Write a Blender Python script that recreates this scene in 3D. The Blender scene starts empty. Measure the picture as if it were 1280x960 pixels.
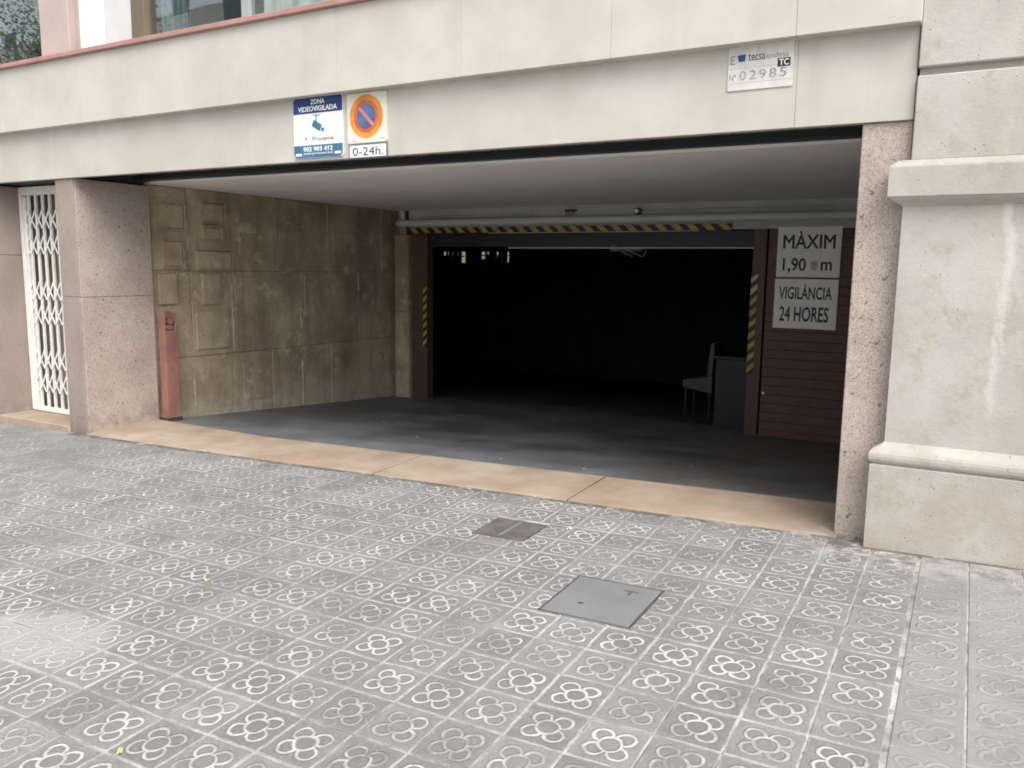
import bpy, bmesh, math, random
from mathutils import Matrix, Vector
random.seed(7)
sc = bpy.context.scene
C = sc.collection

# ------------------------------------------------------------------ camera
cam_d = bpy.data.cameras.new('camera')
cam_d.sensor_fit = 'HORIZONTAL'
cam_d.sensor_width = 36.0
cam_d.lens = 36.0 * 1023.5 / 1280.0
cam_d.clip_start = 0.05
cam_d.clip_end = 2000
cam = bpy.data.objects.new('camera', cam_d)
C.objects.link(cam)
RT = (0.86935, 0.49401, 0.01335)      # camera right
DN = (0.08080, -0.11544, -0.99002)    # camera down
FW = (-0.48754, 0.86176, -0.14027)    # camera forward
CAM = Vector((0.0, 0.0, 1.4024))
M = Matrix((( RT[0], -DN[0], -FW[0], CAM.x),
            ( RT[1], -DN[1], -FW[1], CAM.y),
            ( RT[2], -DN[2], -FW[2], CAM.z),
            (0, 0, 0, 1)))
cam.matrix_world = M
sc.camera = cam

# ------------------------------------------------------------------ daylight: bright overcast
SUN_EL, SUN_AZ = math.radians(51), math.radians(126)   # azimuth clockwise from +Y
w = bpy.data.worlds.new('World'); sc.world = w; w.use_nodes = True
nt = w.node_tree; nt.nodes.clear()
sky = nt.nodes.new('ShaderNodeTexSky'); sky.sky_type = 'NISHITA'; sky.sun_disc = False
sky.sun_elevation = SUN_EL; sky.sun_rotation = SUN_AZ; sky.dust_density = 3.0; sky.air_density = 1.0
hs = nt.nodes.new('ShaderNodeHueSaturation'); hs.inputs['Saturation'].default_value = 0.22
bg = nt.nodes.new('ShaderNodeBackground'); bg.inputs['Strength'].default_value = 0.15
wo = nt.nodes.new('ShaderNodeOutputWorld')
nt.links.new(sky.outputs[0], hs.inputs['Color']); nt.links.new(hs.outputs[0], bg.inputs[0]); nt.links.new(bg.outputs[0], wo.inputs[0])
sd = bpy.data.lights.new('sun', 'SUN'); sd.energy = 1.5; sd.angle = math.radians(50); sd.color = (1.0, 0.98, 0.945)
sun = bpy.data.objects.new('sun', sd); C.objects.link(sun)
sdir = Vector((math.sin(SUN_AZ) * math.cos(SUN_EL), math.cos(SUN_AZ) * math.cos(SUN_EL), math.sin(SUN_EL)))
sun.rotation_euler = sdir.to_track_quat('Z', 'Y').to_euler()
sun.location = (0, 0, 30)
sc.view_settings.view_transform = 'Standard'
sc.view_settings.look = 'None'
sc.view_settings.gamma = 1.0
sc.view_settings.exposure = 0.95
sc.render.engine = 'CYCLES'
sc.cycles.max_bounces = 10
sc.cycles.diffuse_bounces = 6
sc.cycles.use_denoising = True
sc.cycles.filter_width = 1.8

# ------------------------------------------------------------------ site geometry
SX, SY = 0.0284, 0.03057            # the street falls to the left and towards the carriageway
def gz(x, y): return SX * x + SY * y
GA = 0.00814                        # tile grid rotation
U0, V0 = -1.3284, 2.1624
T = 0.2
YF = 4.22      # pillar fronts
YB = 4.20      # lower beam front
YU = 4.12      # parapet band front
YD = 8.60      # garage door plane
XL = -6.62     # left entry wall
XR = -0.50     # right entry wall
def rampz(x, y):
    t = max(0.0, (y - 4.74) / (8.70 - 4.74))
    if t <= 1: return gz(x, 4.74) * (1 - t) - 0.30 * t - 0.004
    return -0.30 - 0.11 * (y - 8.70)

# ------------------------------------------------------------------ node helpers
class NB:
    def __init__(s, name):
        s.m = bpy.data.materials.new(name); s.m.use_nodes = True
        s.t = s.m.node_tree; s.t.nodes.clear()
        s.out = s.t.nodes.new('ShaderNodeOutputMaterial')
        g = s.n('ShaderNodeNewGeometry'); s.pos = g.outputs['Position']; s.nrm = g.outputs['Normal']
    def n(s, k, **kw):
        o = s.t.nodes.new(k)
        for a, b in kw.items(): setattr(o, a, b)
        return o
    def put(s, sock, v):
        if isinstance(v, bpy.types.NodeSocket): s.t.links.new(v, sock)
        elif v is not None:
            if sock.type == 'RGBA' and len(v) == 3: v = (*v, 1)
            sock.default_value = v
    def ma(s, op, a, b=None, c=None, clamp=False):
        o = s.n('ShaderNodeMath', operation=op); o.use_clamp = clamp
        s.put(o.inputs[0], a); s.put(o.inputs[1], b); s.put(o.inputs[2], c)
        return o.outputs[0]
    def noise(s, scale, detail=4, rough=.55, vec=None, dist=0):
        o = s.n('ShaderNodeTexNoise'); s.put(o.inputs['Vector'], vec if vec is not None else s.pos)
        o.inputs['Scale'].default_value = scale; o.inputs['Detail'].default_value = detail
        o.inputs['Roughness'].default_value = rough; o.inputs['Distortion'].default_value = dist
        return o.outputs['Fac']
    def voro(s, scale, vec=None, feature='F1', out='Distance'):
        o = s.n('ShaderNodeTexVoronoi', feature=feature); s.put(o.inputs['Vector'], vec if vec is not None else s.pos)
        o.inputs['Scale'].default_value = scale
        return o.outputs[out]
    def stretch(s, x, y, z, off=(0, 0, 0)):
        o = s.n('ShaderNodeMapping'); s.put(o.inputs['Vector'], s.pos)
        o.inputs['Scale'].default_value = (x, y, z); o.inputs['Location'].default_value = off
        return o.outputs[0]
    def rng(s, v, a, b, c=0., d=1., smooth=True):
        o = s.n('ShaderNodeMapRange'); o.interpolation_type = 'SMOOTHSTEP' if smooth else 'LINEAR'
        for i, q in enumerate((v, a, b, c, d)): s.put(o.inputs[i], q)
        return o.outputs[0]
    def mix(s, f, a, b, mode='MIX'):
        o = s.n('ShaderNodeMix', data_type='RGBA', blend_type=mode)
        s.put(o.inputs[0], f); s.put(o.inputs[6], a); s.put(o.inputs[7], b)
        return o.outputs[2]
    def sep(s, v=None):
        o = s.n('ShaderNodeSeparateXYZ'); s.put(o.inputs[0], v if v is not None else s.pos); return o.outputs
    def comb(s, x, y, z=0.):
        o = s.n('ShaderNodeCombineXYZ'); s.put(o.inputs[0], x); s.put(o.inputs[1], y); s.put(o.inputs[2], z); return o.outputs[0]
    def bump(s, h, dist=.002, strength=1., nrm=None):
        o = s.n('ShaderNodeBump'); o.inputs['Distance'].default_value = dist; o.inputs['Strength'].default_value = strength
        s.put(o.inputs['Height'], h)
        if nrm is not None: s.put(o.inputs['Normal'], nrm)
        return o.outputs[0]
    def bsdf(s, col, rough=.6, nrm=None, metal=0., spec=.4, **kw):
        o = s.n('ShaderNodeBsdfPrincipled')
        s.put(o.inputs['Base Color'], col); s.put(o.inputs['Roughness'], rough); s.put(o.inputs['Metallic'], metal)
        s.put(o.inputs['Specular IOR Level'], spec); s.put(o.inputs['Normal'], nrm)
        for k, v in kw.items(): s.put(o.inputs[k.replace('_', ' ')], v)
        s.t.links.new(o.outputs[0], s.out.inputs[0])
        return s.m

def m_plain(name, col, rough=.55, var=.12, scale=6, metal=0., spec=.4, dirt=None):
    b = NB(name)
    f = b.noise(scale, 6, .6)
    dark = tuple(c * (1 - var) for c in col); lite = tuple(min(1, c * (1 + var)) for c in col)
    c = b.mix(b.rng(f, .3, .7), dark, lite)
    if dirt:
        f2 = b.noise(scale * 3.1, 5, .7)
        c = b.mix(b.ma('MULTIPLY', b.rng(f2, .5, .75), .5), c, dirt)
    h = b.noise(120, 3, .6)
    return b.bsdf(c, b.rng(f, .2, .8, rough - .08, rough + .08), b.bump(h, .0004), metal, spec)

def m_tile():
    b = NB('panot_tile')
    x, y, z = b.sep()
    dx = b.ma('SUBTRACT', x, U0); dy = b.ma('SUBTRACT', y, V0)
    c, s_ = math.cos(GA) / T, math.sin(GA) / T
    u = b.ma('ADD', b.ma('MULTIPLY', dx, c), b.ma('MULTIPLY', dy, s_))
    v = b.ma('SUBTRACT', b.ma('MULTIPLY', dy, c), b.ma('MULTIPLY', dx, s_))
    right = b.ma('GREATER_THAN', u, 6.0)
    v = b.ma('SUBTRACT', v, b.ma('MULTIPLY', right, .25))
    fu, fv = b.ma('FLOOR', u), b.ma('FLOOR', v)
    wn = b.n('ShaderNodeTexWhiteNoise', noise_dimensions='2D'); b.put(wn.inputs['Vector'], b.comb(fu, fv))
    r1 = wn.outputs['Value']; rc = b.sep(wn.outputs['Color'])
    w1 = b.ma('MULTIPLY', b.ma('SUBTRACT', b.noise(14, 3), .5), .10)
    w2 = b.ma('MULTIPLY', b.ma('SUBTRACT', b.noise(14, 3, vec=b.stretch(1, 1, 1, (7.3, 2.1, 0))), .5), .10)
    a = b.ma('ABSOLUTE', b.ma('ADD', b.ma('SUBTRACT', b.ma('SUBTRACT', u, fu), .5), w1))
    q = b.ma('ABSOLUTE', b.ma('ADD', b.ma('SUBTRACT', b.ma('SUBTRACT', v, fv), .5), w2))
    ln = b.ma('SQRT', b.ma('ADD', b.ma('MULTIPLY', a, a), b.ma('MULTIPLY', q, q)))
    a2, q2 = b.ma('SUBTRACT', a, .180), b.ma('SUBTRACT', q, .180)
    pd = b.ma('SQRT', b.ma('ADD', b.ma('MULTIPLY', a2, a2), b.ma('MULTIPLY', q2, q2)))
    ring = b.ma('ABSOLUTE', b.ma('SUBTRACT', ln, .180))
    pet = b.ma('ADD', b.ma('ABSOLUTE', b.ma('SUBTRACT', pd, .146)), b.ma('LESS_THAN', ln, .168))
    d = b.ma('MINIMUM', ring, pet)
    thick = b.rng(b.noise(9, 3), .3, .7, .026, .041)
    line = b.rng(d, b.ma('MULTIPLY', thick, .3), b.ma('MULTIPLY', thick, 1.12), 1., 0.)
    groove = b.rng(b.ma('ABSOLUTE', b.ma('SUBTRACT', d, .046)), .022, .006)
    # wear
    big = b.noise(.9, 4, .6); mid = b.noise(5, 4, .6); fine = b.noise(12, 7, .72)
    wear = b.ma('ADD', b.ma('ADD', b.ma('MULTIPLY', big, .7), b.ma('MULTIPLY', mid, .55)), b.ma('MULTIPLY', r1, .40))
    # a trodden lane near the left pillar and the patched lane on the far right are smoother
    lane = b.rng(x, -4.6, -6.4, 0., .13)
    wear = b.ma('SUBTRACT', wear, b.ma('ADD', lane, b.ma('MULTIPLY', right, .30)))
    ls = b.rng(b.ma('ADD', wear, b.ma('MULTIPLY', b.ma('SUBTRACT', fine, .5), 2.3)), .42, 1.25, .08, 1.)
    relief = b.rng(wear, .4, .8, .3, 1.)
    sp = b.noise(260, 3, .7)
    base = b.mix(b.rng(b.noise(1.7, 6, .65), .3, .7), (.205, .202, .195), (.30, .296, .285))
    base = b.mix(b.rng(rc[1], .2, 1, 0., .75), base, (.175, .176, .174))
    base = b.mix(b.ma('MULTIPLY', b.ma('GREATER_THAN', rc[0], .86), .16), base, (.34, .27, .235))
    base = b.mix(b.rng(sp, .35, .65, 0., .6), base, (.13, .13, .126))
    grit = b.rng(b.noise(75, 5, .8, vec=b.stretch(1, 1, 1, (2, 5, 0))), .52, .68, 0., .5)
    base = b.mix(grit, base, (.40, .395, .38))
    dark = b.rng(b.noise(6.5, 6, .75, vec=b.stretch(1, 1, 1, (11, 3, 0))), .56, .70, 0., .5)
    base = b.mix(dark, base, (.13, .128, .122))
    base = b.mix(b.rng(b.noise(3.3, 6, .7, vec=b.stretch(1, 1, 1, (3, 9, 0))), .55, .8, 0., .4), base, (.39, .385, .37))
    inside = b.rng(b.ma('MINIMUM', pd, b.ma('ADD', ln, -.03)), .13, .08, 0., 1.)
    base = b.mix(b.ma('MULTIPLY', inside, b.ma('MULTIPLY', relief, .28)), base, (.15, .148, .14))
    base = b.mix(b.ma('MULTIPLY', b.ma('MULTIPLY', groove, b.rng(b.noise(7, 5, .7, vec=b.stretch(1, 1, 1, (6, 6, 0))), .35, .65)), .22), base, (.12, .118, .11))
    col = b.mix(b.ma('MULTIPLY', line, ls), base, (.53, .52, .495))
    # worn tile rims
    rim = b.rng(b.ma('MAXIMUM', a, q), .455, .487)
    col = b.mix(b.ma('MULTIPLY', b.ma('MULTIPLY', rim, ls), .65), col, (.54, .53, .51))
    spots = b.rng(b.voro(5.2), .06, .035, 0., .6)
    col = b.mix(b.ma('MULTIPLY', spots, b.rng(b.noise(2.2, 2), .5, .62)), col, (.11, .107, .10))
    # pale cement smears
    sm = b.rng(b.noise(1.15, 5, .65, vec=b.stretch(1, 1, 1, (1.7, 4.2, 0))), .60, .74, 0., .35)
    col = b.mix(sm, col, (.42, .41, .39))
    # spilt cement at the near left, grime along the walls, a dull patched lane at the far right
    px, py = b.ma('ADD', x, 3.05), b.ma('ADD', y, -1.72)
    pr_ = b.ma('SQRT', b.ma('ADD', b.ma('MULTIPLY', px, px), b.ma('MULTIPLY', b.ma('MULTIPLY', py, py), 2.2)))
    pr_ = b.ma('ADD', pr_, b.ma('MULTIPLY', b.ma('SUBTRACT', b.noise(6, 5, .7), .5), .55))
    col = b.mix(b.rng(pr_, .42, .20, 0., .7), col, (.37, .365, .35))
    wallx = b.rng(x, -.75, -.45)
    edge = b.ma('MULTIPLY', wallx, b.rng(b.ma('ADD', y, b.ma('MULTIPLY', b.ma('SUBTRACT', b.noise(5, 5, .7), .5), .5)), 3.72, 4.0))
    col = b.mix(b.ma('MULTIPLY', edge, .75), col, b.mix(b.rng(b.noise(8, 5, .7), .40, .60), (.14, .13, .115), (.43, .41, .38)))
    col = b.mix(b.ma('MULTIPLY', right, b.rng(b.noise(4, 6, .7), .35, .65, .1, .6)), col, (.30, .29, .28))
    h = b.ma('ADD', b.ma('MULTIPLY', b.ma('SUBTRACT', b.ma('MULTIPLY', line, relief), b.ma('MULTIPLY', groove, .3)), 1.), b.ma('MULTIPLY', sp, .25))
    h = b.ma('ADD', h, b.ma('MULTIPLY', fine, .4))
    return b.bsdf(col, b.rng(mid, .3, .7, .52, .72), b.bump(h, .0022), 0, .42)

def m_grout():
    b = NB('mortar_joint')
    f = b.noise(2.3, 6, .7); g = b.noise(90, 3, .6)
    c = b.mix(b.rng(f, .36, .58), (.20, .19, .175), (.50, .49, .465))
    c = b.mix(b.rng(b.noise(13, 5, .75), .48, .62, 0, .75), c, (.13, .125, .115))
    c = b.mix(b.rng(g, .4, .7, 0, .35), c, (.2, .195, .18))
    gx, gy, gz_ = b.sep()
    wet = b.ma('MULTIPLY', b.rng(gy, 3.95, 4.06), b.rng(b.noise(9, 5, .7), .38, .56, .25, .95))
    c = b.mix(wet, c, (.11, .10, .088))
    return b.bsdf(c, .85, b.bump(g, .002))

def m_cream():
    b = NB('cream_stone_cladding')
    x, y, z = b.sep()
    f = b.noise(2.2, 6, .6); streak = b.noise(6, 5, .6, vec=b.stretch(1, 1, .06)); g = b.noise(170, 3, .7)
    c = b.mix(b.rng(f, .3, .7), (.46, .435, .382), (.54, .518, .465))
    c = b.mix(b.rng(streak, .50, .76, 0, .32), c, (.40, .37, .32))
    c = b.mix(b.rng(g, .5, .75, 0, .25), c, (.45, .42, .36))
    chips = b.rng(b.noise(3.7, 8, .8, vec=b.stretch(1.3, 1, .8, (4, 0, 2))), .66, .72, 0, .6)
    c = b.mix(chips, c, (.40, .37, .33))
    return b.bsdf(c, .62, b.bump(b.ma('ADD', g, b.ma('MULTIPLY', f, .6)), .0012), 0, .35)

def m_granite(name, lo, hi, pit, amount):
    b = NB(name)
    f = b.noise(3, 5, .6); g = b.noise(70, 5, .75); k = b.noise(150, 3, .7); big = b.noise(33, 3, .6, dist=.6)
    c = b.mix(b.rng(f, .3, .7), lo, hi)
    c = b.mix(b.rng(g, .42, .62, 0, .55), c, tuple(min(1, q * 1.22) for q in hi))
    dk = b.rng(k, .54, .66, 0, amount)
    k2 = b.rng(b.noise(62, 4, .75), .575, .68, 0, amount * .75)
    c = b.mix(k2, c, tuple(q * 1.25 for q in pit))
    c = b.mix(dk, c, pit)
    pk = b.rng(big, .63, .69, 0, amount)
    c = b.mix(pk, c, tuple(q * .8 for q in pit))
    low = b.rng(b.sep()[2], .22, -.06, 0., .5)
    c = b.mix(b.ma('MULTIPLY', low, b.rng(b.noise(9, 4, .7), .35, .65)), c, (.17, .145, .125))
    h = b.ma('SUBTRACT', b.ma('MULTIPLY', g, .5), b.ma('ADD', dk, pk))
    return b.bsdf(c, .55, b.bump(h, .0018), 0, .4)

def m_limestone():
    b = NB('weathered_limestone')
    x, y, z = b.sep()
    f = b.noise(1.9, 7, .65); g = b.noise(40, 5, .7); k = b.noise(210, 3, .7)
    c = b.mix(b.rng(f, .3, .7), (.375, .345, .305), (.475, .45, .41))
    c = b.mix(b.rng(b.noise(5, 6, .7, vec=b.stretch(1, 1, 1, (5, 1, 3))), .52, .68, 0, .6), c, (.33, .295, .25))
    # lime run-off: an uneven whitish streak down from the cornice, and greyer bands beside it
    wob = b.ma('MULTIPLY', b.ma('SUBTRACT', b.noise(5, 4, .6, vec=b.stretch(.2, .2, 1)), .5), .10)
    st = b.ma('ABSOLUTE', b.ma('SUBTRACT', b.ma('ADD', x, wob), .085))
    stf = b.ma('MULTIPLY', b.rng(b.ma('ADD', st, b.ma('MULTIPLY', b.ma('SUBTRACT', b.noise(26, 6, .75), .5), .05)), .034, .006), b.rng(b.noise(9, 6, .75, vec=b.stretch(1.4, 1, .35)), .40, .62))
    stf = b.ma('MULTIPLY', b.ma('MULTIPLY', stf, b.rng(z, .62, .95)), b.ma('LESS_THAN', z, 1.71))
    c = b.mix(b.ma('MULTIPLY', stf, .55), c, (.62, .60, .555))
    yel = b.ma('MULTIPLY', b.rng(b.ma('ABSOLUTE', b.ma('SUBTRACT', b.ma('ADD', x, wob), .035)), .04, .01), b.rng(b.noise(8, 5, .7, vec=b.stretch(1, 1, .2)), .35, .65, 0, .4))
    c = b.mix(yel, c, (.50, .45, .36))
    pits = b.ma('MULTIPLY', b.rng(b.voro(34), .16, .06), b.rng(b.noise(6, 4, .7), .5, .62))
    c = b.mix(b.ma('MULTIPLY', pits, .6), c, (.20, .175, .15))
    grey = b.rng(b.noise(4.5, 5, .6, vec=b.stretch(1, 1, .09, (2, 0, 0))), .5, .7, 0, .5)
    c = b.mix(grey, c, (.40, .39, .37))
    c = b.mix(b.rng(b.noise(23, 4, .75), .62, .72, 0, .5), c, (.27, .235, .20))
    c = b.mix(b.ma('MULTIPLY', b.rng(z, .56, .40), b.rng(b.noise(4.6, 6, .7), .42, .62, .12, .7)), c, (.37, .315, .25))
    return b.bsdf(c, .75, b.bump(b.ma('SUBTRACT', b.ma('ADD', b.ma('MULTIPLY', g, .8), b.ma('MULTIPLY', k, .5)), pits), .003), 0, .3)

def m_dirtywall():
    b = NB('grimy_stone')
    x, y, z = b.sep()
    f = b.noise(1.6, 6, .65); g = b.noise(22, 5, .7); k = b.noise(160, 3, .7)
    r = b.noise(3.2, 2, vec=b.stretch(0, 1, .8))
    c = b.mix(b.rng(f, .32, .68), (.29, .22, .15), (.50, .405, .29))
    c = b.mix(b.rng(b.noise(7, 5, .65, vec=b.stretch(1, 1, .12)), .48, .72, 0, .5), c, (.17, .13, .085))
    blot = b.rng(b.noise(4.3, 7, .72, vec=b.stretch(1, 1, 1, (0, 3, 7))), .56, .66, 0, .62)
    c = b.mix(blot, c, (.62, .53, .39))
    drip = b.ma('MULTIPLY', b.rng(b.noise(16, 6, .7, vec=b.stretch(1, 1, .16, (0, 1, 0))), .58, .68), b.rng(z, 1.0, .4, 0, .5))
    c = b.mix(drip, c, (.62, .53, .40))
    c = b.mix(b.rng(g, .58, .74, 0, .55), c, (.09, .07, .05))
    c = b.mix(b.ma('MULTIPLY', b.rng(z, .16, -.12), b.rng(b.noise(12, 4, .7), .4, .6, .2, .9)), c, (.42, .40, .33))
    c = b.mix(b.rng(b.noise(48, 5, .8), .50, .66, 0, .4), c, (.13, .10, .07))
    c = b.mix(b.rng(b.noise(70, 5, .8, vec=b.stretch(1, 1, 1, (4, 2, 1))), .56, .68, 0, .4), c, (.60, .52, .40))
    return b.bsdf(c, .75, b.bump(b.ma('ADD', g, b.ma('MULTIPLY', k, .4)), .006), 0, .3)

def m_ramp():
    b = NB('oily_ramp_concrete')
    f = b.noise(1.3, 6, .65); g = b.noise(28, 5, .7); k = b.noise(240, 3, .7)
    c = b.mix(b.rng(f, .3, .7), (.088, .095, .102), (.20, .21, .22))
    c = b.mix(b.rng(b.noise(3, 6, .75, vec=b.stretch(.5, 1.6, 1)), .55, .72, 0, .6), c, (.055, .055, .055))
    c = b.mix(b.rng(g, .55, .72, 0, .5), c, (.24, .24, .235))
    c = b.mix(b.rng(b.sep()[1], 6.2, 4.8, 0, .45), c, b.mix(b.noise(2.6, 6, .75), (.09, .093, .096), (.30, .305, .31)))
    x, y, z = b.sep()
    c = b.mix(b.ma('MULTIPLY', b.rng(x, -3.2, -1.2), b.rng(b.noise(2.2, 5, .7), .35, .6, .1, .8)), c, (.115, .095, .075))
    scr = b.rng(b.noise(3, 3, .5, vec=b.stretch(6, .35, 1, (1, 2, 0))), .70, .74, 0, .7)
    c = b.mix(scr, c, (.03, .03, .03))
    cr = b.ma('MULTIPLY', b.rng(b.voro(.62, vec=b.stretch(1, 1, 0, (3, 1, 0)), feature='DISTANCE_TO_EDGE'), .010, .004), b.rng(b.noise(1.7, 3), .45, .55))
    c = b.mix(b.ma('MULTIPLY', cr, .25), c, (.03, .03, .03))
    return b.bsdf(c, b.rng(f, .3, .7, .42, .65), b.bump(b.ma('ADD', g, k), .002), 0, .45)

def m_sandstone():
    b = NB('pink_sandstone')
    f = b.noise(2.4, 6, .65); g = b.noise(60, 4, .7)
    c = b.mix(b.rng(f, .3, .7), (.31, .235, .17), (.43, .345, .27))
    c = b.mix(b.rng(b.noise(5, 6, .72, vec=b.stretch(.6, 2, 1)), .48, .68, 0, .7), c, (.39, .25, .165))
    c = b.mix(b.rng(g, .55, .75, 0, .35), c, (.30, .22, .16))
    c = b.mix(b.rng(b.noise(11, 6, .8), .62, .72, 0, .65), c, (.17, .135, .105))
    sx_, sy_, sz_ = b.sep()
    c = b.mix(b.ma('MULTIPLY', b.rng(sx_, -1.0, -.55), b.rng(b.noise(6, 5, .7), .4, .6, .1, .75)), c, (.25, .205, .165))
    c = b.mix(b.rng(b.noise(1.1, 4, .6, vec=b.stretch(1, 1, 1, (8, 0, 0))), .5, .7, 0, .45), c, (.47, .43, .37))
    return b.bsdf(c, .68, b.bump(b.ma('ADD', g, f), .0018), 0, .35)

def m_glass():
    b = NB('window_glass')
    lw = b.n('ShaderNodeLayerWeight'); lw.inputs['Blend'].default_value = .5
    fr = b.ma('ADD', b.ma('MULTIPLY', b.ma('POWER', lw.outputs['Facing'], 3.0), .7), .13)
    tr = b.n('ShaderNodeBsdfTransparent'); tr.inputs[0].default_value = (.86, .90, .885, 1)
    gl = b.n('ShaderNodeBsdfGlossy'); gl.inputs['Roughness'].default_value = .015; gl.inputs[0].default_value = (.93, .97, .96, 1)
    h = b.noise(.9, 2)
    b.put(gl.inputs['Normal'], b.bump(h, .004, .5))
    mx = b.n('ShaderNodeMixShader')
    b.t.links.new(fr, mx.inputs[0]); b.t.links.new(tr.outputs[0], mx.inputs[1]); b.t.links.new(gl.outputs[0], mx.inputs[2])
    b.t.links.new(mx.outputs[0], b.out.inputs[0])
    return b.m

def m_emit(name, col, st):
    b = NB(name)
    e = b.n('ShaderNodeEmission'); e.inputs[0].default_value = (*col, 1); e.inputs[1].default_value = st
    b.t.links.new(e.outputs[0], b.out.inputs[0]); return b.m

MT = dict(
    tile=m_tile(), grout=m_grout(), cream=m_cream(), limestone=m_limestone(), grimy=m_dirtywall(), ramp=m_ramp(), sand=m_sandstone(), glass=m_glass(),
    granite=m_granite('rough_pink_granite', (.36, .287, .245), (.46, .385, .335), (.14, .10, .085), .75),
    granite2=m_granite('smooth_pink_granite', (.245, .193, .165), (.31, .252, .22), (.20, .15, .13), .35),
    pinkstone=m_plain('pink_pier_stone', (.45, .37, .335), .6, .08, 3),
    plaster=m_plain('white_plaster', (.86, .845, .82), .7, .05, 1.4),
    mortar=m_plain('old_mortar', (.44, .37, .27), .8, .35, 9, dirt=(.19, .15, .10)),
    palefloor=m_plain('pale_paving', (.47, .465, .45), .8, .12, .8),
    housing=m_plain('housing_enamel', (.11, .115, .115), .28, .2, 5),
    fascia=m_plain('grey_fascia_paint', (.40, .41, .40), .55, .1, 2),
    tube=m_plain('pale_enamel', (.55, .55, .53), .4, .06, 4),
    blackmetal=m_plain('black_metal', (.018, .019, .02), .45, .25, 3),
    darkpaint=m_plain('dark_paint', (.03, .031, .033), .6, .2, 3),
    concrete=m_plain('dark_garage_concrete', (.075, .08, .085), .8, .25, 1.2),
    brown=m_plain('brown_painted_steel', (.095, .055, .04), .5, .15, 4, dirt=(.05, .034, .027)),
    brownboard=m_plain('brown_painted_boards', (.115, .06, .048), .55, .18, 5, dirt=(.045, .026, .02)),
    redpost=m_plain('red_oxide_paint', (.29, .135, .11), .6, .18, 7, dirt=(.16, .09, .075)),
    redcoping=m_plain('red_oxide_coping', (.38, .21, .185), .5, .12, 5),
    whitemetal=m_plain('white_gate_paint', (.74, .73, .68), .4, .06, 8, dirt=(.5, .46, .4)),
    doorback=m_plain('grey_brown_door', (.30, .275, .25), .6, .15, 3),
    whitepanel=m_plain('white_panel', (.80, .78, .74), .5, .04, 3),
    greypanel=m_plain('pale_grey_panel', (.58, .58, .57), .5, .06, 3),
    bronze=m_plain('bronze_frame', (.15, .115, .08), .4, .1, 4),
    greyframe=m_plain('grey_green_frame', (.33, .36, .35), .4, .08, 4),
    reflsheet=m_plain('pale_reflection_sheet', (.66, .70, .68), .9, .05, 9),
    curtain=m_plain('teal_grey_curtain', (.23, .30, .31), .9, .12, 9),
    signwhite=m_plain('sign_white', (.80, .80, .79), .35, .03, 6),
    signgrey=m_plain('weathered_sign_white', (.82, .815, .79), .4, .05, 7),
    signpale=m_plain('old_enamel_plate', (.58, .565, .53), .45, .1, 14, dirt=(.47, .45, .41)),
    inkpale=m_plain('faded_ink', (.27, .265, .26), .5, .35, 60),
    signcream=m_plain('faded_sign_cream', (.66, .64, .56), .45, .06, 9),
    navy=m_plain('sign_navy', (.018, .055, .17), .35, .12, 5),
    steelblue=m_plain('sign_steel_blue', (.06, .16, .27), .35, .15, 6),
    orange=m_plain('faded_orange', (.68, .27, .04), .45, .18, 9),
    fadered=m_plain('faded_red', (.58, .12, .06), .45, .2, 14),
    fadeblue=m_plain('faded_blue', (.085, .14, .26), .45, .25, 12),
    fadepink=m_plain('faded_pink', (.60, .20, .21), .45, .15, 14),
    ink=m_plain('black_ink', (.022, .022, .024), .5, .2, 9),
    inkgrey=m_plain('grey_ink', (.17, .17, .18), .5, .25, 30),
    olive=m_plain('faded_patch', (.43, .42, .36), .5, .1, 20),
    yellow=m_plain('hazard_yellow', (.40, .31, .06), .5, .2, 9),
    hazwhite=m_plain('worn_tape', (.55, .50, .36), .5, .2, 9),
    castiron=m_plain('worn_cast_iron', (.135, .125, .115), .5, .2, 9, metal=.2, dirt=(.22, .2, .18)),
    coverplate=m_plain('grey_cover_plate', (.195, .196, .197), .5, .06, 5, dirt=(.22, .22, .22)),
    darkgap=m_plain('dirt_gap', (.05, .046, .04), .9, .2, 20),
    chair=m_plain('gloom_darkened_plastic', (.048, .049, .043), .4, .04, 5),  # pale chair with the gloom of the garage put into its colour
    leafdry=m_plain('dry_leaf', (.55, .44, .22), .7, .2, 60),
    leafpale=m_plain('pale_petal', (.66, .63, .52), .7, .08, 60),
    lens=m_plain('lens_chrome', (.55, .56, .56), .25, .1, 30, metal=.6),
    road=m_plain('asphalt', (.10, .10, .10), .8, .15, 4),
    bark=m_plain('plane_tree_bark', (.20, .17, .13), .85, .3, 12),
    leaf=m_plain('tree_leaf', (.085, .125, .055), .55, .35, 3),
    opp=m_plain('opposite_render', (.70, .68, .63), .8, .08, 1),
    oppwhite=m_plain('opposite_white', (.86, .85, .83), .7, .05, 2),
    oppglass=m_plain('opposite_window', (.05, .06, .065), .2, .2, 2),
    lamp=m_emit('lit_yellow_panel', (1.0, .88, .50), .15),
)

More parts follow.
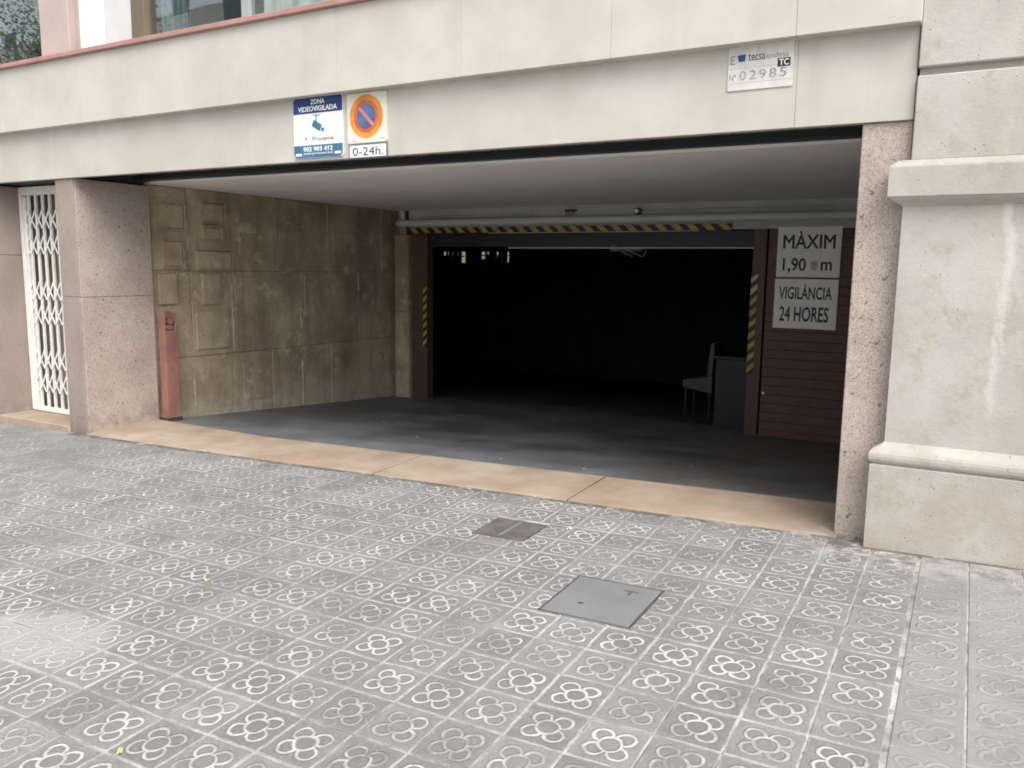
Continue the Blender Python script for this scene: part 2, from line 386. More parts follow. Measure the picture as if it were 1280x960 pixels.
# ------------------------------------------------------------------ mesh helpers
def mesh_of(bm, name, mats, shift):
    bm.normal_update()
    me = bpy.data.meshes.new(name)
    if shift.length: bmesh.ops.translate(bm, verts=bm.verts, vec=-shift)
    bm.to_mesh(me); bm.free()
    for m in (mats if isinstance(mats, (list, tuple)) else [mats]): me.materials.append(m)
    return me
def base_of(p):
    v = Vector((0, 0, 0))
    while p is not None: v += p.location; p = p.parent
    return v
def part(name, bm, mats, parent=None, smooth=False, loc=None, **props):
    off = base_of(parent)
    l = Vector(loc) if loc is not None else Vector((0, 0, 0))
    me = mesh_of(bm, name, mats, off + l)
    if smooth:
        for p in me.polygons: p.use_smooth = True
    o = bpy.data.objects.new(name, me); C.objects.link(o)
    o.parent = parent; o.location = l
    for k, v in props.items(): o[k] = v
    return o
def thing(name, label, cat, loc=(0, 0, 0), group=None):
    o = bpy.data.objects.new(name, None); C.objects.link(o); o.empty_display_size = .1
    o.location = loc; o['label'] = label; o['category'] = cat
    if group: o['group'] = group
    return o
def box(x0, x1, y0, y1, z0, z1, bev=0., bm=None, seg=1):
    b = bm or bmesh.new()
    vs = [b.verts.new((x, y, z)) for x in (x0, x1) for y in (y0, y1) for z in (z0, z1)]
    fs = [b.faces.new([vs[i] for i in q]) for q in ((0, 1, 3, 2), (4, 6, 7, 5), (0, 4, 5, 1), (2, 3, 7, 6), (0, 2, 6, 4), (1, 5, 7, 3))]
    if bev:
        es = list({e for f in fs for e in f.edges})
        bmesh.ops.bevel(b, geom=es, offset=bev, segments=seg, affect='EDGES', profile=.6)
    return b
def wobble(bm, amt):
    for v in bm.verts: v.co += Vector((random.uniform(-amt, amt), random.uniform(-amt, amt), random.uniform(-amt, amt)))
    return bm
def hexa(p, bm=None):      # eight corners: bottom 4 then top 4, counter-clockwise from above
    b = bm or bmesh.new()
    v = [b.verts.new(q) for q in p]
    for q in ((3, 2, 1, 0), (4, 5, 6, 7), (0, 1, 5, 4), (1, 2, 6, 5), (2, 3, 7, 6), (3, 0, 4, 7)): b.faces.new([v[i] for i in q])
    return b
def prism_y(pts, y0, y1, bm=None):      # polygon in x,z (counter-clockwise seen from -Y), extruded in y
    b = bm or bmesh.new()
    f = [b.verts.new((x, y0, z)) for x, z in pts]; k = [b.verts.new((x, y1, z)) for x, z in pts]
    b.faces.new(f); b.faces.new(list(reversed(k)))
    n = len(pts)
    for i in range(n): b.faces.new((f[(i + 1) % n], f[i], k[i], k[(i + 1) % n]))
    return b
def tube(p0, p1, r, n=10, bm=None, r1=None):
    b = bm or bmesh.new()
    p0, p1 = Vector(p0), Vector(p1); d = (p1 - p0).normalized()
    a = d.orthogonal().normalized(); c = d.cross(a); r1 = r if r1 is None else r1
    A = [b.verts.new(p0 + r * (math.cos(t) * a + math.sin(t) * c)) for t in [2 * math.pi * i / n for i in range(n)]]
    B = [b.verts.new(p1 + r1 * (math.cos(t) * a + math.sin(t) * c)) for t in [2 * math.pi * i / n for i in range(n)]]
    for i in range(n): b.faces.new((A[i], A[(i + 1) % n], B[(i + 1) % n], B[i]))
    b.faces.new(list(reversed(A))); b.faces.new(B)
    return b
def disc_y(cx, cz, r, y0, y1, n=40, bm=None):
    return prism_y([(cx + r * math.cos(2 * math.pi * i / n), cz + r * math.sin(2 * math.pi * i / n)) for i in range(n)], y0, y1, bm)
def ring_y(cx, cz, ri, ro, y0, y1, n=48):
    b = bmesh.new(); L = []
    for i in range(n):
        t = 2 * math.pi * i / n; c, s = math.cos(t), math.sin(t)
        L.append([b.verts.new((cx + r * c, y, cz + r * s)) for r, y in ((ri, y0), (ro, y0), (ro, y1), (ri, y1))])
    for i in range(n):
        p, q = L[i], L[(i + 1) % n]
        for k in range(4): b.faces.new((p[k], p[(k + 1) % 4], q[(k + 1) % 4], q[k]))
    bmesh.ops.recalc_face_normals(b, faces=b.faces)
    return b
def round_rect_y(x0, x1, z0, z1, r, y0, y1, bm=None):
    pts = []
    for cx, cz, a in ((x1 - r, z1 - r, 0), (x0 + r, z1 - r, 90), (x0 + r, z0 + r, 180), (x1 - r, z0 + r, 270)):
        for k in range(6):
            t = math.radians(a + 18 * k); pts.append((cx + r * math.cos(t), cz + r * math.sin(t)))
    return prism_y(pts, y0, y1, bm)
dg = None
def text(name, body, x0, x1, z0, z1, y, mat, parent, bold=0., th=.0012, plane='XZ', rot=0.):
    cu = bpy.data.curves.new(name, 'FONT'); cu.body = body; cu.size = 1; cu.extrude = .01
    cu.resolution_u = 3
    o = bpy.data.objects.new(name, cu); C.objects.link(o)
    bpy.context.view_layer.update()
    me = bpy.data.meshes.new_from_object(o.evaluated_get(bpy.context.evaluated_depsgraph_get()))
    bpy.data.objects.remove(o); bpy.data.curves.remove(cu)
    b = bmesh.new(); b.from_mesh(me); bpy.data.meshes.remove(me)
    if bold:
        src = list(b.verts) + list(b.edges) + list(b.faces)
        for k, (ox, oy) in enumerate(((bold, 0), (-bold, 0), (0, bold), (0, -bold))):
            d = bmesh.ops.duplicate(b, geom=src)
            bmesh.ops.translate(b, verts=[e for e in d['geom'] if isinstance(e, bmesh.types.BMVert)], vec=(ox, oy, .0015 * (k + 1)))
    xs = [v.co.x for v in b.verts]; ys = [v.co.y for v in b.verts]
    a, c, e, f = min(xs), max(xs), min(ys), max(ys)
    for v in b.verts:
        X = x0 + (v.co.x - a) / (c - a) * (x1 - x0); Z = z0 + (v.co.y - e) / (f - e) * (z1 - z0)
        dep = y - th * (.5 + v.co.z * 50)
        v.co = Vector((X, dep, Z)) if plane == 'XZ' else Vector((X, Z, y + th * (.5 + v.co.z * 50)))
    return part(name, b, mat, parent)

# ------------------------------------------------------------------ the ground: pavement, road
def sheet(name, xs, ys, zf, mat, **props):
    b = bmesh.new()
    g = [[b.verts.new((x, y, zf(x, y))) for y in ys] for x in xs]
    for i in range(len(xs) - 1):
        for j in range(len(ys) - 1): b.faces.new((g[i][j], g[i + 1][j], g[i + 1][j + 1], g[i][j + 1]))
    return part(name, b, mat, None, **props)
pavement = sheet('pavement', [-80, -20, -9, -6.8, -3, 0, 3, 12, 80], [-2.0, 0, 2, 4.215], lambda x, y: gz(x, y) - .0035, MT['grout'], kind='structure')
sheet('outer_pavement', [-80, -20, -9, -6.8, -3, 0, 3, 12, 80], [-9.0, -5, -2.0], lambda x, y: gz(x, y) - .0035, MT['palefloor'], kind='structure')
road = sheet('road', [-400, -80, -20, 0, 20, 80, 400], [-22.0, -15, -9.3], lambda x, y: gz(x, y) - .15, MT['road'], kind='structure')
kb = bmesh.new()
hexa([(-80, -9.3, gz(-80, -9.3) - .3), (80, -9.3, gz(80, -9.3) - .3), (80, -9.0, gz(80, -9) - .3), (-80, -9.0, gz(-80, -9) - .3),
      (-80, -9.3, gz(-80, -9.3)), (80, -9.3, gz(80, -9.3)), (80, -9.0, gz(80, -9)), (-80, -9.0, gz(-80, -9))], kb)
part('kerb', kb, MT['limestone'], None, kind='structure')
sheet('far_ground', [-400, -80, 0, 80, 400], [-400, -60, -22.02], lambda x, y: gz(x, y) - .02, MT['palefloor'], kind='structure')

# tiles of the pavement -------------------------------------------------
ca, sa = math.cos(GA), math.sin(GA)
def g2w(u, v): return U0 + u * ca - v * sa, V0 + u * sa + v * ca
def proj(p):
    d = Vector(p) - CAM
    zc = d.dot(Vector(FW))
    if zc < .2: return None
    return 512 + 818.8 * d.dot(Vector(RT)) / zc, 384 + 818.8 * d.dot(Vector(DN)) / zc, zc
COV = []      # covers in grid coordinates
def cover_grid(x0, x1, y0, y1, m):
    cx, cy = (x0 + x1) / 2 - U0, (y0 + y1) / 2 - V0
    u, v = cx * ca + cy * sa, -cx * sa + cy * ca
    return (u - (x1 - x0) / 2 - m, u + (x1 - x0) / 2 + m, v - (y1 - y0) / 2 - m, v + (y1 - y0) / 2 + m)
SMALL = (-2.185, -1.885, 3.465, 3.735)
LARGE = (-1.440, -1.055, 2.792, 3.178)
COV = [cover_grid(*SMALL, .007), cover_grid(*LARGE, .007)]
def subtract(r, c):
    u0, u1, v0, v1 = r; a0, a1, b0, b1 = c
    if a0 >= u1 or a1 <= u0 or b0 >= v1 or b1 <= v0: return [r]
    o = []
    if a0 > u0: o.append((u0, a0, v0, v1))
    if a1 < u1: o.append((a1, u1, v0, v1))
    m0, m1 = max(u0, a0), min(u1, a1)
    if b0 > v0: o.append((m0, m1, v0, b0))
    if b1 < v1: o.append((m0, m1, b1, v1))
    return [q for q in o if q[1] - q[0] > .018 and q[3] - q[2] > .018]
rects = []
for i in range(-42, 14):
    for j in range(-16, 11):
        off = .25 * T if i >= 6 else 0.
        g = .0028
        u0, u1, v0, v1 = i * T + g, (i + 1) * T - g, j * T + g + off, (j + 1) * T - g + off
        if i == 5: u1 -= .003
        if i == 6: u0 += .008
        x, y = g2w((u0 + u1) / 2, v1)
        ylim = 4.205 if x < -6.83 else (4.125 + .01 * math.sin(x * 5) if x < -.5 else 4.06)
        if y > ylim: v1 -= (y - ylim)
        if v1 - v0 < .03: continue
        rs = [(u0, u1, v0, v1)]
        for c in COV: rs = [q for r in rs for q in subtract(r, c)]
        rects += rs
def tile_bm(w, d, bm=None, f=None):
    b = bm or bmesh.new()
    e = .0022
    rings = []
    for ins, z in ((e, 0.), (0., -.002), (0., -.012)):
        hw, hd = w / 2 - ins, d / 2 - ins
        pts = [(-hw, -hd, z), (hw, -hd, z), (hw, hd, z), (-hw, hd, z)]
        rings.append([b.verts.new(f(p) if f else p) for p in pts])
    b.faces.new(rings[0])
    for k in range(2):
        for q in range(4): b.faces.new((rings[k + 1][q], rings[k + 1][(q + 1) % 4], rings[k][(q + 1) % 4], rings[k][q]))
    return b
cand = []
for r in rects:
    x, y = g2w((r[0] + r[1]) / 2, (r[2] + r[3]) / 2)
    pr = [proj((*g2w(a, c), gz(*g2w(a, c)))) for a, c in ((r[0], r[2]), (r[1], r[2]), (r[1], r[3]), (r[0], r[3]))]
    area = 0; vis = False
    if all(pr):
        vis = any(-5 < p[0] < 1029 and -5 < p[1] < 773 for p in pr)
        cl = [(min(max(p[0], 0), 1024), min(max(p[1], 0), 768)) for p in pr]
        area = abs(sum(cl[k][0] * cl[(k + 1) % 4][1] - cl[(k + 1) % 4][0] * cl[k][1] for k in range(4))) / 2
    cand.append((area if vis else 0, r, x, y))
cand.sort(key=lambda q: -q[0])
shared = {}
slope = Matrix(((1, 0, 0), (0, 1, 0), (SX, SY, 1)))
rotm = Matrix.Rotation(GA, 3, 'Z')
rx, ry = math.atan(SY), -math.atan(SX)
rest = bmesh.new()
for k, (area, r, x, y) in enumerate(cand):
    w_, d_ = r[1] - r[0], r[3] - r[2]
    dz = random.uniform(-.0009, .0009)
    tx, ty = random.gauss(0, .0028), random.gauss(0, .0028)
    if k < 300 and area > 20:
        key = (round(w_, 4), round(d_, 4))
        if key not in shared:
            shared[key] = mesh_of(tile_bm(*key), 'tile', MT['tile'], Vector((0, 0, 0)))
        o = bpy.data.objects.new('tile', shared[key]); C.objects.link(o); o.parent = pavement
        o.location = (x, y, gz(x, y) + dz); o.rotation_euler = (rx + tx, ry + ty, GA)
    else:
        def f(p, x=x, y=y, dz=dz, tx=tx, ty=ty):
            q = rotm @ Vector(p)
            return (x + q.x, y + q.y, gz(x + q.x, y + q.y) + q.z + dz + tx * q.y - ty * q.x)
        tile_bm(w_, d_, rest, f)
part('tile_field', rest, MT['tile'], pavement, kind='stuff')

# ------------------------------------------------------------------ covers in the pavement
def cover_hexa(x0, x1, y0, y1, dz0, dz1, bm=None):
    P = [(x0, y0), (x1, y0), (x1, y1), (x0, y1)]
    return hexa([(x, y, gz(x, y) + dz0) for x, y in P] + [(x, y, gz(x, y) + dz1) for x, y in P], bm)
x0, x1, y0, y1 = SMALL
gr = thing('utility_cover', 'small square cast iron cover with a studded top set in the tiled pavement', 'manhole cover', ((x0 + x1) / 2, (y0 + y1) / 2, gz(x0, y0)))
part('surround', cover_hexa(x0 - .004, x1 + .004, y0 - .004, y1 + .004, -.02, -.0025), MT['darkgap'], gr)
part('lid', cover_hexa(x0 + .006, x1 - .006, y0 + .006, y1 - .006, -.02, -.002), MT['castiron'], gr)
b = bmesh.new(); nx, ny = 15, 13
for i in range(nx):
    for j in range(ny):
        cx = x0 + .016 + (x1 - x0 - .032) * i / (nx - 1); cy = y0 + .016 + (y1 - y0 - .032) * j / (ny - 1)
        if abs(cx - (x0 + x1) / 2) < .012: continue
        z = gz(cx, cy) - .002; q = .0068
        v = [b.verts.new((cx + a * q, cy + c * q, z)) for a, c in ((-1, -1), (1, -1), (1, 1), (-1, 1))]
        t = [b.verts.new((cx + a * q * .6, cy + c * q * .6, z + .0028)) for a, c in ((-1, -1), (1, -1), (1, 1), (-1, 1))]
        b.faces.new(t)
        for k in range(4): b.faces.new((v[k], v[(k + 1) % 4], t[(k + 1) % 4], t[k]))
part('stud_pattern', b, MT['castiron'], gr, kind='stuff')
part('rib', cover_hexa((x0 + x1) / 2 - .009, (x0 + x1) / 2 + .009, y0 + .02, y1 - .02, -.004, .0014), MT['coverplate'], gr)
b = bmesh.new()
for q in ((x0, x1, y0 - .0, y0 + .005), (x0, x1, y1 - .005, y1), (x0, x0 + .005, y0 + .005, y1 - .005), (x1 - .005, x1, y0 + .005, y1 - .005)): cover_hexa(*q, -.012, -.0008, b)
part('rim', b, MT['castiron'], gr)
x0, x1, y0, y1 = LARGE
gc = thing('utility_cover', 'larger plain grey utility cover with worn raised lettering in the pavement', 'manhole cover', ((x0 + x1) / 2, (y0 + y1) / 2, gz(x0, y0)))
part('surround', cover_hexa(x0 - .006, x1 + .006, y0 - .006, y1 + .006, -.02, -.0028), MT['darkgap'], gc)
b = bmesh.new()
for q in ((x0 - .006, x1 + .006, y0 - .006, y0 - .002), (x0 - .006, x1 + .006, y1 + .002, y1 + .006), (x0 - .006, x0 - .002, y0 - .002, y1 + .002), (x1 + .002, x1 + .006, y0 - .002, y1 + .002)): cover_hexa(*q, -.012, -.0004, b)
part('rim', b, MT['castiron'], gc)
part('lid', cover_hexa(x0 + .005, x1 - .005, y0 + .004, y1 - .004, -.02, .0002), MT['coverplate'], gc)
kx, ky = x0 + .125, y0 + .125
part('key_hole', cover_hexa(kx - .011, kx + .011, ky - .008, ky + .008, -.004, .0008), MT['darkgap'], gc)
ex, ey = x1 - .115, y1 - .075
b = cover_hexa(ex - .032, ex + .032, ey + .004, ey + .014, -.004, .0013)
cover_hexa(ex - .006, ex + .006, ey - .028, ey + .004, -.004, .0012, b)
part('emblem', b, MT['castiron'], gc)
b = bmesh.new(); lx = x0 + .075
for k in range(12):        # worn stubs of the raised letters, too rubbed to read
    if k in (5, 9): lx += .02; continue
    yy = (y0 + y1) / 2 + .012
    cover_hexa(lx, lx + .004, yy, yy + .017, -.002, .0015, b)
    if k % 3 != 1: cover_hexa(lx + .0042, lx + .012, yy + (.013 if k % 2 else .0), yy + (.017 if k % 2 else .004), -.002, .0015, b)
    lx += .0215
part('worn_lettering', b, MT['coverplate'], gc, kind='stuff')

# ------------------------------------------------------------------ threshold strip and ramp
th = thing('threshold', 'pinkish stone threshold strip of long slabs across the garage mouth', 'threshold', (-3.4, 4.45, gz(-3.4, 4.45)))
cuts = [-6.58, -5.02, -3.42, -1.985, -.51]
for k in range(4):
    a, c = cuts[k] + .0055, cuts[k + 1] - .0055
    tw = [random.uniform(-.002, .002) for _ in range(4)]
    P = [(a, 4.172 if k else 4.20), (c, 4.172), (c, 4.735), (a, 4.735 if k else 4.90)]
    bb = hexa([(x, y, gz(x, y) - .06) for x, y in P] + [(x, y, gz(x, y) + .005 + tw[q]) for q, (x, y) in enumerate(P)])
    bmesh.ops.bevel(bb, geom=[e for e in bb.edges], offset=.003, segments=1, affect='EDGES')
    part('slab', bb, MT['sand'], th)
    if k:
        q = cuts[k]
        part('joint', hexa([(q - .005, 4.175, gz(q, 4.2) - .05), (q + .005, 4.175, gz(q, 4.2) - .05), (q + .005, 4.73, gz(q, 4.7) - .05), (q - .005, 4.73, gz(q, 4.7) - .05), (q - .005, 4.175, gz(q, 4.175) + .001), (q + .005, 4.175, gz(q, 4.175) + .001), (q + .005, 4.73, gz(q, 4.73) + .001), (q - .005, 4.73, gz(q, 4.73) + .001)]), MT['darkgap'], th)
b = bmesh.new()
xs = [XL - .3, -6, -5, -4, -3, -2, -1, XR + .1]; ys = [4.70, 5.2, 5.8, 6.5, 7.3, 8.2, 8.70, 12, 22.5]
gv = [[b.verts.new((x, y, rampz(x, y))) for y in ys] for x in xs]
for i in range(len(xs) - 1):
    for j in range(len(ys) - 1): b.faces.new((gv[i][j], gv[i + 1][j], gv[i + 1][j + 1], gv[i][j + 1]))
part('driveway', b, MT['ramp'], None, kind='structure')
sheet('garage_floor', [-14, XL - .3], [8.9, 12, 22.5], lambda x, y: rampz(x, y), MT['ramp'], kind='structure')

# ------------------------------------------------------------------ the building with the garage
bd = thing('apartment_building', 'cream clad apartment building over a dark garage entrance on pink granite pillars', 'building', (-4, 4.3, 0))
# parapet band and lower beam, cut in panels 0.925 m wide
pj = [-12.0, -11.05, -10.12, -9.20, -8.27, -7.34, -6.41, -5.48, -4.555, -3.63, -2.70, -1.77, -.84, -.315]
for a, c in zip(pj[:-1], pj[1:]):
    part('parapet_panel', box(a + .0007, c - .0007, YU, YU + .12, 2.489, 2.995, .0014), MT['cream'], bd)
for a, c in ((-12., -6.41), (-6.41, -3.63), (-3.63, -.84), (-.84, -.322)):
    part('beam_panel', box(a + .0007, c - .0007, YB, YB + .05, 2.088, 2.52, .0016), MT['cream'], bd)
part('beam_core', box(-12, -.33, 4.252, 4.40, 2.53, 2.99), MT['darkpaint'], bd)
# dark slot behind the beam, with the shutter housing
part('slot_lining', box(-6.8, -.3, 4.80, 4.96, 2.13, 2.6), MT['blackmetal'], bd)
part('slot_top', box(-6.8, -.3, 4.402, 4.795, 2.55, 2.6), MT['blackmetal'], bd)
for k in range(8):
    a = -6.6 + k * .76
    part('shutter_housing', box(a + .006, a + .754, 4.45, 4.76, 2.16, 2.40, .012), MT['housing'], bd)
part('coping', box(-12, -.30, 4.085, 4.29, 2.9955, 3.030, .004), MT['redcoping'], bd)
# pillars
pl = part('pillar', box(-6.822, -6.58, YF, 4.93, gz(-6.8, 4.2) - .15, 1.1085, .004), MT['granite2'], bd, label='wide left granite pillar beside the white folding gate')
part('pillar_block', box(-6.822, -6.581, YF + .001, 4.93, 1.111, 2.0865, .004), MT['granite2'], pl)
part('inner_slab', box(-6.5795, -6.570, YF + .012, 4.928, gz(-6.8, 4.2) - .15, 1.108, .002), MT['granite'], pl)
part('inner_slab', box(-6.5795, -6.5705, YF + .012, 4.928, 1.1115, 2.0865, .002), MT['granite'], pl)
part('pillar', box(-.535, -.322, YF, 4.72, gz(-.5, 4.2) - .1, 2.0865, .004), MT['granite'], bd, label='narrow right granite pillar against the pale stone building')
# left of the gate
part('wall_pier', box(-9.6, -7.90, YF, 4.9, -.4, 1.458, .004), MT['granite2'], bd)
part('wall_pier', box(-9.6, -7.90, YF + .001, 4.9, 1.4605, 2.0865, .004), MT['granite2'], bd)
part('doorstep', box(-7.899, -6.823, YF - .01, 4.9, -.4, -.022, .006), MT['sand'], bd)
part('door', box(-7.899, -6.823, 4.80, 4.86, -.02, 2.10), MT['doorback'], bd)
part('porch_soffit', box(-9.6, -6.59, 4.252, 4.9, 2.10, 2.2), MT['darkpaint'], bd)
# entrance ceiling
part('ceiling', box(XL - .3, XR + .2, 4.965, YD + .1, 2.112, 2.45, .002), MT['plaster'], bd)
# upper storey
def win(xa, xb, za, zb, mull):
    wn = part('window', box(xa, xb, 4.60, 4.62, za, zb), MT['oppglass'], bd)
    fr = bmesh.new()
    box(xa, xb, 4.30, 4.36, zb - .06, zb, 0, fr); box(xa, xb, 4.30, 4.36, za, za + .025, 0, fr)
    for m in mull: box(m - .035, m + .035, 4.298, 4.358, za + .0255, zb - .061, 0, fr)
    part('frame', fr, MT['greyframe'], wn)
    part('pane', box(xa + .001, xb - .001, 4.325, 4.331, za + .001, zb - .001), MT['glass'], wn)
    return wn
ZT = 4.7
win(-9.6, -6.962, 3.031, ZT, [-8.9])
w2 = win(-5.648, -2.4, 3.031, ZT, [-4.61, -3.5])
b = bmesh.new()
for k in range(9):
    a = -5.64 + k * .03; box(a, a + .022, 4.42 + .02 * (k % 2), 4.45 + .02 * (k % 2), 3.04, ZT - .02, 0, b)
part('curtain', b, MT['curtain'], w2)
b = bmesh.new(); n = 60
for k in range(n):
    xa, xb_ = -4.55 + 2.1 * k / n, -4.55 + 2.1 * (k + 1) / n
    ya, yb_ = 4.42 + .02 * math.sin(k * 1.1), 4.42 + .02 * math.sin((k + 1) * 1.1)
    b.faces.new([b.verts.new(q) for q in ((xa, ya, 3.04), (xb_, yb_, 3.04), (xb_, yb_, ZT - .02), (xa, ya, ZT - .02))])
part('reflection_sheet', b, MT['reflsheet'], w2, smooth=True)  # added pale folds behind the glass, standing in for a bright reflection
part('window_pier', box(-6.960, -6.572, 4.262, 4.7, 3.0305, ZT, .004), MT['pinkstone'], bd)
part('window_pier', box(-6.571, -6.462, 4.33, 4.7, 3.0305, ZT, .003), MT['pinkstone'], bd)
part('wall_panel', box(-6.461, -6.155, 4.285, 4.7, 3.0305, ZT, .004), MT['whitepanel'], bd)
part('wall_panel', box(-6.143, -5.802, 4.292, 4.7, 3.0305, ZT, .003), MT['greypanel'], bd)
part('window_jamb', box(-5.800, -5.650, 4.27, 4.7, 3.0305, ZT, .003), MT['bronze'], bd)
part('window_pier', box(-2.398, -.32, 4.262, 4.7, 3.0305, ZT, .004), MT['pinkstone'], bd)
part('window_pier', box(-12., -9.602, 4.262, 4.7, 3.0305, ZT, .004), MT['pinkstone'], bd)
part('upper_wall', box(-12, -.32, 4.12, 4.9, ZT + .001, 13, .01), MT['cream'], bd)
part('room_floor', box(-12, -.33, 4.41, 8, 2.62, 2.98), MT['darkpaint'], bd)
part('room_wall', box(-12, -.33, 8.01, 8.2, 2.62, ZT + .5), MT['opp'], bd)
part('room_ceiling', box(-12, -.33, 4.91, 8, ZT + .002, ZT + .3), MT['opp'], bd)

# left entry wall: backing and the grimy stone panels
sw = part('side_wall', box(XL - .30, XL - .022, 4.935, YD + .35, -1.2, 2.60), MT['grimy'], bd)
def wallpiece(y0, y1, z0, z1, proud, name='stone_panel', bev=.004, mat='grimy'):
    bb = box(XL - .05, XL + proud, y0 + .0045, y1 - .0045, z0 + .0045, z1 - .0045, bev)
    wobble(bb, .0012)
    part(name, bb, MT[mat], sw)
rows = [(-1.0, .50, [4.94, 5.39, 5.87, 6.41, 6.82, 7.34, 7.86, 8.50]),
        (.50, 1.335, [4.94, 5.39, 5.89, 6.41, 6.87, 7.85, 8.50]),
        (1.335, 2.108, [4.94, 5.37, 5.90, 6.50, 7.32, 7.85, 8.31, 8.50])]
for z0, z1, cy in rows:
    for a, c in zip(cy[:-1], cy[1:]):
        wallpiece(a, c, z0 + .004 * random.uniform(-1, 1), z1, random.uniform(-.012, .004))
# patches let into the upper panels near the street
for y0, y1, z0, z1 in ((5.05, 5.32, 1.72, 1.95), (5.54, 5.79, 1.80, 1.99), (5.55, 5.75, 1.63, 1.755), (5.09, 5.30, 1.37, 1.61),
                       (5.45, 5.88, 1.345, 1.53), (5.01, 5.22, 1.02, 1.31), (5.50, 5.73, 1.0, 1.31), (6.0, 6.3, 1.50, 1.72), (5.92, 6.36, .56, 1.28),
                       (6.55, 6.80, 1.40, 1.78), (6.92, 7.38, .82, 1.30), (7.40, 7.80, 1.40, 1.80), (6.0, 6.35, -.02, .40), (5.42, 5.83, .56, .95)):
    pr_ = random.uniform(.014, .03) if y0 < 5.9 else random.uniform(.0005, .0045)
    wallpiece(y0, y1, z0, z1, pr_, 'patch', .006)
    if y0 < 5.6 and z0 > 1.3:      # raised mortar lip round the patch
        q = .016
        for r in ((y0 - q, y1 + q, z0 - q, z0), (y0 - q, y1 + q, z1, z1 + q), (y0 - q, y0, z0, z1), (y1, y1 + q, z0, z1)):
            if random.random() < .72:
                wallpiece(r[0], r[1] + .006, r[2], r[3] + .006, pr_ + random.uniform(.004, .012), 'mortar_lip', .002)
for y, z0, z1 in ((7.32, 1.34, 2.1), (5.89, .52, 1.33), (6.87, -.2, 1.33), (7.85, .5, 1.33), (8.31, 1.34, 2.1), (5.37, 1.34, 2.08), (5.39, -.1, .48)):
    zz = z0
    while zz < z1 - .05:
        ln_ = random.uniform(.10, .42)
        if random.random() < .72: wallpiece(y - random.uniform(.010, .018), y + random.uniform(.010, .020), zz, min(zz + ln_, z1), random.uniform(.003, .008), 'mortar_bead', .002, 'mortar')
        zz += ln_
part('end_column', box(-6.60, -6.375, YD - .06, YD + .2, -.5, .82, .006), MT['grimy'], bd)
part('end_column', box(-6.60, -6.376, YD - .059, YD + .2, .823, 1.80, .006), MT['grimy'], bd)
part('side_wall', box(XR, XR + .15, 4.725, YD + .35, -1.2, 2.11), MT['darkpaint'], bd)
# fascia over the garage door with a rolled awning tube in front of it
fs = part('fascia', box(-6.40, XR - .002, YD - .01, YD + .2, 1.83, 2.1115), MT['fascia'], bd)
b = tube((-6.50, YD - .075, 1.945), (XR - .01, YD - .075, 1.945), .041, 14)
bmesh.ops.scale(b, vec=(1, .9, 1), verts=b.verts, space=Matrix.Translation((0, -(YD - .075), 0)))
rl = part('roller_tube', b, MT['tube'], bd, smooth=False)
part('end_cap', tube((-6.56, YD - .075, 1.94), (-6.5005, YD - .075, 1.945), .022, 12, None, .041), MT['tube'], rl)
# conduits on the fascia
for xa, xb, z in ((-2.95, -1.30, 2.036), (-6.2, -4.6, 2.02), (-3.3, -2.95, 2.03)):
    part('conduit', tube((xa, YD - .028, z), (xb, YD - .028, z), .012, 8), MT['fascia'], fs)
# garage inside: dark concrete shell
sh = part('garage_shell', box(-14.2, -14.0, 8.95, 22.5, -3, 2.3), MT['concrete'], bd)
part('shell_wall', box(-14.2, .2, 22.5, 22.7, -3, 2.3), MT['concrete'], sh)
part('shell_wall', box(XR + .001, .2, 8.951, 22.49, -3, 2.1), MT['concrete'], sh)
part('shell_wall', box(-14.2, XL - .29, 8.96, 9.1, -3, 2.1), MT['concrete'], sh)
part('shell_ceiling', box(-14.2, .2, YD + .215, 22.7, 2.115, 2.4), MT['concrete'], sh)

# ------------------------------------------------------------------ garage door frame
gd = thing('garage_door', 'raised garage door with dark steel frame, striped lintel and brown posts', 'garage door', (-4.1, YD, -.3))
lp = part('post', box(-6.372, -6.13, YD + .0, YD + .14, -.6, 1.82, .004), MT['brown'], gd)
rp = part('post', box(-2.05, -1.915, YD - .005, YD + .14, -.6, 1.829, .004), MT['brown'], gd)
def stripes(name, x0, x1, z0, z1, y, n, along, lean, parent, mat2=None, skip=0.5):
    b = bmesh.new()
    box(x0, x1, y, y + .004, z0, z1, 0, b)
    for f in b.faces: f.material_index = 0
    L = (x1 - x0) if along == 'x' else (z1 - z0)
    p = L / n
    for k in range(n):
        s0 = k * p + p * .1; s1 = s0 + p * skip
        if along == 'x':
            q = [(x0 + s0 + lean, z0), (x0 + s1 + lean, z0), (x0 + s1, z1), (x0 + s0, z1)]
            q = [(min(max(a, x0 + .001), x1 - .001), c) for a, c in q]
        else:
            q = [(x0, z0 + s0), (x1, z0 + s0 + lean), (x1, z0 + s1 + lean), (x0, z0 + s1)]
            q = [(a, min(max(c, z0 + .001), z1 - .001)) for a, c in q]
        n0 = len(b.faces)
        prism_y(q, y - .0015, y - .0002, b)
        b.faces.ensure_lookup_table()
        for f in b.faces[n0:]: f.material_index = 2 if (mat2 and k >= n - 2) else 1
    return part(name, b, [MT['blackmetal'], MT['yellow'], MT['hazwhite']], parent)
ln = part('lintel', box(-6.37, -2.27, YD - .02, YD + .1, 1.818, 1.8295), MT['darkpaint'], gd)
stripes('hazard_strip', -6.40, -2.27, 1.822, 1.888, YD - .032, 24, 'x', .075, gd)
part('lintel_trim', box(-5.2, -2.62, YD - .04, YD - .018, 1.812, 1.8175), MT['tube'], gd)
part('header', box(-6.13, -2.05, YD + .02, YD + .1, 1.655, 1.8165), MT['blackmetal'], gd)
part('bottom_rail', box(-4.95, -2.051, YD + .01, YD + .05, 1.632, 1.648), MT['fascia'], gd)
